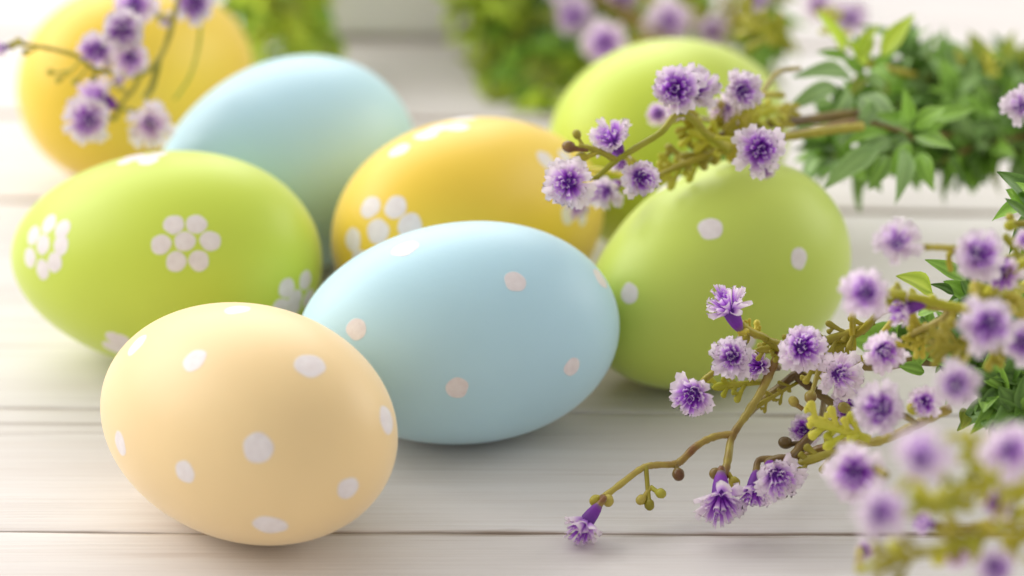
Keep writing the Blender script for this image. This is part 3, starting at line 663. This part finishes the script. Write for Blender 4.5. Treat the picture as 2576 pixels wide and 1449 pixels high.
# ---- H: dark leaves right of the lower bunch
H = sprig('leafy_sprig', at(2500, 900, 520), 'dark green leafy sprig among the lower purple flowers at right', 'leaf sprig', 'artificial greenery')
for b_, t_, d0, d1, w_, mk, fc in [
    ((2430, 705), (2330, 650), 505, 505, 34, 'leaf_mid', (.1, .3, 1)), ((2346, 735), (2264, 690), 505, 500, 48, 'leaf_light', (.1, .5, 1)), ((2400, 740), (2345, 712), 510, 508, 22, 'leaf_dark', (0, .6, 1)),
    ((2590, 550), (2530, 498), 500, 498, 24, 'leaf_dark', (.3, .3, 1)), ((2590, 505), (2572, 460), 505, 500, 30, 'leaf_mid', (.3, .3, 1)), ((2534, 984), (2460, 1028), 500, 495, 40, 'leaf_dark', (0, .5, 1)), ((2540, 1005), (2450, 1035), 505, 498, 42, 'leaf_dark', (0, .6, 1)),
    ((2540, 1015), (2452, 1072), 500, 493, 48, 'leaf_mid', (0, .6, 1)), ((2432, 1030), (2420, 1075), 505, 500, 32, 'leaf_olive', (.2, .3, 1)), ((2360, 862), (2410, 885), 498, 496, 20, 'leaf_mid', (0, .6, 1)),
    ((2470, 948), (2528, 978), 500, 498, 30, 'leaf_mid', (0, .6, 1)), ((2325, 935), (2262, 920), 510, 508, 34, 'leaf_mid', (0, .6, 1)), ((2310, 790), (2370, 770), 505, 502, 34, 'leaf_mid', (0, .6, 1)), ((2560, 930), (2590, 900), 500, 498, 40, 'leaf_mid', (0, .5, 1)),
    ((2450, 760), (2420, 690), 508, 505, 30, 'leaf_dark', (0, .3, 1)), ((2450, 760), (2400, 770), 508, 505, 26, 'leaf_dark', (0, .3, 1)), ((2450, 750), (2470, 700), 508, 505, 30, 'leaf_dark', (0, .3, 1)), ((2570, 1010), (2500, 1070), 500, 490, 44, 'leaf_dark', (0, .5, 1)),
    ((2580, 1020), (2560, 1080), 498, 492, 40, 'leaf_dark', (0, .5, 1))]:
    leafP(H, b_, t_, d0, d1, w_, mk, fc)
for k, (P_, mats, nw) in enumerate([
    ([(2720, 830, 530), (2600, 830, 524), (2500, 850, 520), (2400, 880, 516)], ['leaf_dark', 'leaf_mid'], 9),
    ([(2720, 960, 525), (2620, 955, 518), (2540, 950, 512), (2450, 930, 510)], ['leaf_dark', 'leaf_mid'], 8),
    ([(2720, 780, 535), (2600, 770, 528), (2520, 755, 522), (2440, 740, 515)], ['leaf_dark'], 7),
    ([(2720, 1000, 515), (2640, 1020, 508), (2560, 1020, 504), (2520, 1010, 502)], ['leaf_dark', 'leaf_dark', 'leaf_mid'], 6),
    ([(2720, 560, 520), (2650, 540, 515), (2600, 520, 510)], ['leaf_mid', 'leaf_dark'], 3),
    ([(2500, 860, 530), (2400, 840, 526), (2330, 850, 524), (2290, 870, 522)], ['leaf_dark', 'leaf_mid'], 5)]):
    leafy(H, P_, max(3, int(nw*.75)), .0092, mats, .0008, 4, (.6, 1.3), 'brown', 0, None, seed=90+k)

rosette(H, (2530, 985, 500), (-.3, .3, 1), 11, .0095, ['leaf_dark', 'leaf_mid'], seed=8)
rosette(H, (2575, 1050, 496), (-.2, .2, 1), 9, .009, ['leaf_dark', 'leaf_mid'], seed=9)
rosette(H, (2440, 900, 512), (0, .2, 1), 9, .0085, ['leaf_dark', 'leaf_mid'], seed=10)
for k, (x, y, d, n) in enumerate([(2490, 865, 508, 9), (2565, 880, 504, 9), (2455, 755, 512, 7), (2560, 780, 508, 8), (2590, 960, 500, 8), (2380, 870, 514, 7), (2585, 700, 508, 6), (2330, 850, 516, 6)]):
    rosette(H, (x, y, d), (-.2+.1*(k % 4), .3, 1), n, .0085, ['leaf_dark', 'leaf_dark', 'leaf_mid'], seed=300+k)
for k, (x, y, d) in enumerate([(2400, 240, 596), (2480, 310, 598), (2130, 300, 578), (2420, 420, 600)]):
    rosette(G2, (x, y, d), (-.1+.1*k, .3, 1), 8, .0088, ['leaf_grey', 'leaf_mid', 'leaf_dark'], seed=320+k)
# ---- E2: upper of the right-hand sprigs, yellow-olive stems
E2 = sprig('flowering_sprig', at(2420, 770, 480), 'purple flowering sprig with yellow-olive stems above the drooping one, right', 'flower sprig', 'sprigs of artificial purple flowers')
stem(E2, [(2700, 700, 486), (2600, 715, 482), (2530, 740, 480), (2440, 775, 480), (2380, 768, 480), (2310, 750, 480), (2250, 738, 478), (2222, 735, 476)], .0011, .0006, 'lime')
stem(E2, [(2400, 775, 481), (2350, 771, 482), (2315, 768, 482)], .0008, .0006, 'tan')
stem(E2, [(2400, 775, 482), (2360, 810, 484), (2300, 835, 486), (2285, 850, 488)], .0007, .0005, 'tan')
stem(E2, [(2420, 780, 480), (2470, 760, 478), (2520, 700, 474), (2576, 660, 470), (2640, 640, 470)], .0010, .0007, 'lime')
stem(E2, [(2700, 560, 480), (2576, 562, 480), (2530, 565, 480)], .0006, .0006, 'olive')
stem(E2, [(2400, 625, 476), (2360, 622, 474), (2325, 622, 472)], .0006, .0005, 'olive')
stem(E2, [(2392, 680, 480), (2388, 640, 478), (2420, 625, 476), (2460, 650, 476)], .0005, .0005, 'olive')
bud(E2, (2560, 563, 480), (2527, 568, 480), .0009, 'lime', .0005); bud(E2, (2560, 560, 480), (2535, 540, 482), .0007, 'olive', .0003)
bud(E2, (2360, 770, 480), (2340, 742, 480), .0008, 'lime', .0005); bud(E2, (2400, 778, 480), (2390, 822, 478), .0010, 'olive', .0006); bud(E2, (2300, 748, 480), (2245, 722, 480), .0006, 'olive', .0003)
bud(E2, (2480, 770, 480), (2455, 755, 478), .0010, 'lime', .0006)
for k, (a_, b_, m_, w_) in enumerate([((2340, 775, 481), (2240, 740, 479), 'lime', .006), ((2570, 720, 478), (2500, 770, 476), 'lime', .011), ((2620, 650, 478), (2540, 650, 476), 'lime', .009), ((2345, 830, 486), (2280, 825, 486), 'olive', .006), ((2370, 820, 486), (2350, 880, 484), 'olive', .006),
        ((2330, 850, 486), (2290, 880, 486), 'olive', .006), ((2620, 760, 476), (2560, 800, 474), 'olive', .009), ((2460, 880, 476), (2350, 870, 474), 'olive', .008), ((2560, 870, 474), (2490, 885, 472), 'olive', .008)]): frond(E2, a_, b_, w_, m_, 3, 20+k)
for fl in [(2256, 608, 468, 58, (-.3, .2, .9), 'pale', (2325, 622, 472)), (2178, 735, 464, 70, (-.25, .1, .95), 'mid'), (2272, 778, 480, 46, (-.95, -.25, .15), 'sided', (2330, 768, 482)), (2460, 637, 464, 66, (0, .1, 1), 'mid'),
           (2520, 688, 472, 46, (-.3, -.5, .6), 'dark'), (2490, 815, 450, 72, (0, -.15, 1), 'mid'), (2572, 860, 460, 58, (-.2, 0, 1), 'mid'), (2580, 603, 470, 30, (-.3, 0, 1), 'mid'), (2568, 268, 480, 50, (-.2, 0, 1), 'pale', (2640, 300, 490)),
           (2405, 970, 448, 66, (-.1, .1, 1), 'mid', (2440, 890, 470))]: flower(E2, *fl)

# ---- E1: drooping sprig, in focus
E1 = sprig('flowering_sprig', at(1950, 960, 515), 'sharp purple flowering sprig drooping onto the boards, its tip nearest the blue egg', 'flower sprig', 'sprigs of artificial purple flowers')
stem(E1, [(2300, 765, 494), (2245, 775, 500), (2205, 795, 504), (2165, 835, 508), (2110, 855, 512), (2040, 870, 513), (1960, 876, 513), (1900, 885, 514)], .0007, .0006, 'olive')
stem(E1, [(2720, 860, 525), (2560, 880, 520), (2420, 895, 517), (2300, 908, 515), (2190, 918, 516), (2080, 925, 516), (2010, 938, 516), (1960, 975, 518), (1915, 1010, 519), (1880, 1045, 519)], .0014, .0006, 'brown')
stem(E1, [(1960, 885, 512), (1940, 930, 513), (1915, 985, 514), (1880, 1040, 514), (1842, 1098, 514), (1832, 1150, 511), (1822, 1200, 508)], .00078, .00068, 'tan')
stem(E1, [(1850, 1092, 514), (1800, 1098, 514), (1755, 1120, 513), (1715, 1158, 512), (1695, 1168, 511), (1650, 1170, 510), (1615, 1178, 509), (1565, 1215, 508), (1512, 1256, 506)], .0007, .00058, 'tan')
stem(E1, [(2000, 945, 516), (2040, 975, 516), (2090, 1012, 515), (2135, 1040, 513), (2140, 1060, 512)], .0008, .0008, 'brown')
stem(E1, [(2390, 1028, 488), (2330, 1055, 490), (2260, 1090, 492), (2200, 1112, 494), (2120, 1115, 500), (2060, 1130, 503), (2010, 1155, 505)], .0008, .0007, 'tan')
stem(E1, [(2145, 1045, 512), (2095, 1060, 512), (2050, 1090, 508), (2010, 1130, 505), (1985, 1160, 503)], .0008, .0009, 'brown')
stem(E1, [(1960, 880, 512), (1925, 850, 510), (1890, 835, 508), (1862, 815, 507)], .0006, .0007, 'olive')
stem(E1, [(2145, 880, 510), (2145, 830, 508), (2145, 790, 500)], .0006, .0006, 'olive', attach=False)
for a_, b_, r_, m_ in [((1700, 1166, 511), (1710, 1205, 509), .0011, 'tan'), ((1625, 1172, 509), (1635, 1282, 506), .0009, 'olive'), ((1637, 1225, 508), (1605, 1265, 506), .0009, 'tan'), ((1637, 1225, 508), (1672, 1245, 506), .0009, 'lime'),
        ((1520, 1252, 506), (1486, 1262, 505), .0011, 'olive'), ((1530, 1245, 506), (1530, 1272, 505), .0010, 'tan'), ((1830, 1185, 509), (1787, 1192, 508), .0011, 'brown'), ((1832, 1190, 509), (1855, 1222, 507), .0010, 'olive'),
        ((2010, 1115, 506), (1960, 1110, 506), .0011, 'brown'), ((2060, 925, 512), (2035, 1010, 508), .0011, 'tan'), ((2020, 1030, 512), (1988, 1000, 512), .0009, 'tan'), ((2150, 1030, 505), (2110, 1020, 505), .0010, 'tan'), ((2330, 1050, 490), (2290, 1020, 486), .0011, 'lime'),
        ((1900, 850, 510), (1905, 805, 511), .0006, 'olive'), ((1885, 835, 510), (1865, 860, 512), .0010, 'olive')]: bud(E1, a_, b_, r_, m_)
for k, (a_, b_, m_, w_) in enumerate([((2190, 1105, 492), (2030, 1052, 494), 'lime', .0085), ((2180, 1115, 498), (2005, 1165, 502), 'olive', .0075), ((2200, 810, 508), (2060, 865, 510), 'olive', .0065), ((2050, 870, 512), (1900, 880, 512), 'olive', .0055), ((1920, 960, 516), (1790, 975, 514), 'lime', .0065),
        ((2170, 900, 514), (2020, 935, 514), 'olive', .007), ((1925, 850, 511), (1850, 800, 509), 'olive', .0035), ((2150, 850, 512), (2060, 905, 512), 'olive', .007), ((2010, 960, 516), (1890, 1030, 516), 'olive', .004)]): frond(E1, a_, b_, w_, m_, 4, 50+k)
for fl in [(1830, 768, 505, 54, (-.42, .8, .25), 'side', (1885, 835, 508)), (1842, 897, 501, 60, (-.2, .1, 1), 'mid'), (1905, 918, 514, 40, (-.7, .1, .4), 'sided'), (1742, 995, 503, 56, (-.35, -.35, .85), 'dark'), (2020, 872, 499, 63, (.15, .1, .9), 'mid'),
           (2112, 942, 501, 60, (.15, -.1, 1), 'pale'), (2222, 882, 488, 60, (.05, -.1, 1), 'mid'), (2138, 1028, 508, 44, (0, 0, 1), 'dark'), (2025, 1082, 520, 40, (-.4, .1, .8), 'sided'), (1955, 1200, 499, 64, (.15, -.3, .85), 'mid', (1985, 1150, 503)),
           (1893, 1240, 503, 48, (-.2, -.8, .45), 'dark', (1985, 1160, 505)), (1812, 1262, 502, 62, (-.05, -.75, .5), 'side'), (1468, 1322, 502, 50, (-.58, -.75, .1), 'sided', (1512, 1256, 506)), (2215, 1030, 474, 66, (-.3, .1, .9), 'mid'), (2325, 1012, 486, 42, (-.2, -.1, .9), 'mid'),
           (2150, 1000, 520, 34, (0, 0, 1), 'pale')]: flower(E1, *fl, r=.0005)

# ---- F: blurred sprig close to the lens
F_ = sprig('flowering_sprig', at(2420, 1240, 424), 'blurred purple flowering sprig nearest the camera in the bottom right corner', 'flower sprig', 'sprigs of artificial purple flowers')
stem(F_, [(2760, 1190, 429), (2640, 1200, 426), (2540, 1205, 424), (2470, 1215, 422), (2400, 1235, 420), (2340, 1265, 418)], .0010, .0007, 'lime')
stem(F_, [(2760, 1240, 434), (2640, 1260, 432), (2560, 1300, 430), (2480, 1345, 428), (2380, 1375, 426), (2280, 1400, 424), (2160, 1435, 422)], .0009, .0006, 'lime')
stem(F_, [(2640, 1250, 450), (2560, 1290, 450), (2450, 1325, 452), (2390, 1330, 452), (2350, 1322, 452)], .0008, .0006, 'tan')
stem(F_, [(2500, 1212, 424), (2460, 1170, 420), (2440, 1120, 418), (2435, 1085, 416)], .0008, .0006, 'lime')
for fl in [(2148, 1190, 459, 70, (-.1, -.15, 1), 'mid', (2230, 1195, 454)), (2318, 1147, 406, 78, (0, .35, .8), 'pale'), (2214, 1287, 402, 70, (.1, .3, .9), 'pale'), (2542, 1130, 412, 74, (.1, .1, 1), 'pale'), (2508, 1262, 426, 46, (-.5, -.2, .6), 'dark'),
           (2325, 1317, 452, 34, (-.9, .2, .2), 'sided', (2360, 1325, 452)), (2172, 1385, 459, 26, (0, 0, 1), 'sided', (2160, 1435, 434)), (2405, 1395, 432, 40, (0, 0, 1), 'mid'), (2500, 1425, 419, 55, (0, 0, 1), 'mid')]: flower(F_, *fl, r=.0006)
for a_, b_ in [((2340, 1265, 418), (2290, 1240, 418)), ((2400, 1238, 420), (2370, 1290, 422)), ((2540, 1205, 424), (2560, 1160, 422)), ((2280, 1400, 424), (2240, 1360, 426)), ((2380, 1375, 426), (2350, 1420, 426))]: bud(F_, a_, b_, .0011, 'lime', .0006)
stem(F_, [(2340, 1265, 418), (2290, 1290, 418), (2230, 1300, 416)], .0008, .0006, 'lime')
for k, (a_, b_, m_, w_) in enumerate([((2450, 1200, 422), (2435, 1095, 416), 'lime', .008), ((2480, 1215, 422), (2340, 1262, 418), 'lime', .009), ((2620, 1190, 424), (2480, 1205, 422), 'lime', .008), ((2500, 1335, 428), (2380, 1375, 426), 'olive', .008), ((2350, 1385, 424), (2200, 1425, 422), 'olive', .008),
        ((2640, 1330, 426), (2520, 1370, 426), 'olive', .009), ((2600, 1240, 426), (2500, 1235, 426), 'lime', .008)]): frond(F_, a_, b_, w_, m_, 3, 80+k)
bpy.context.view_layer.update()
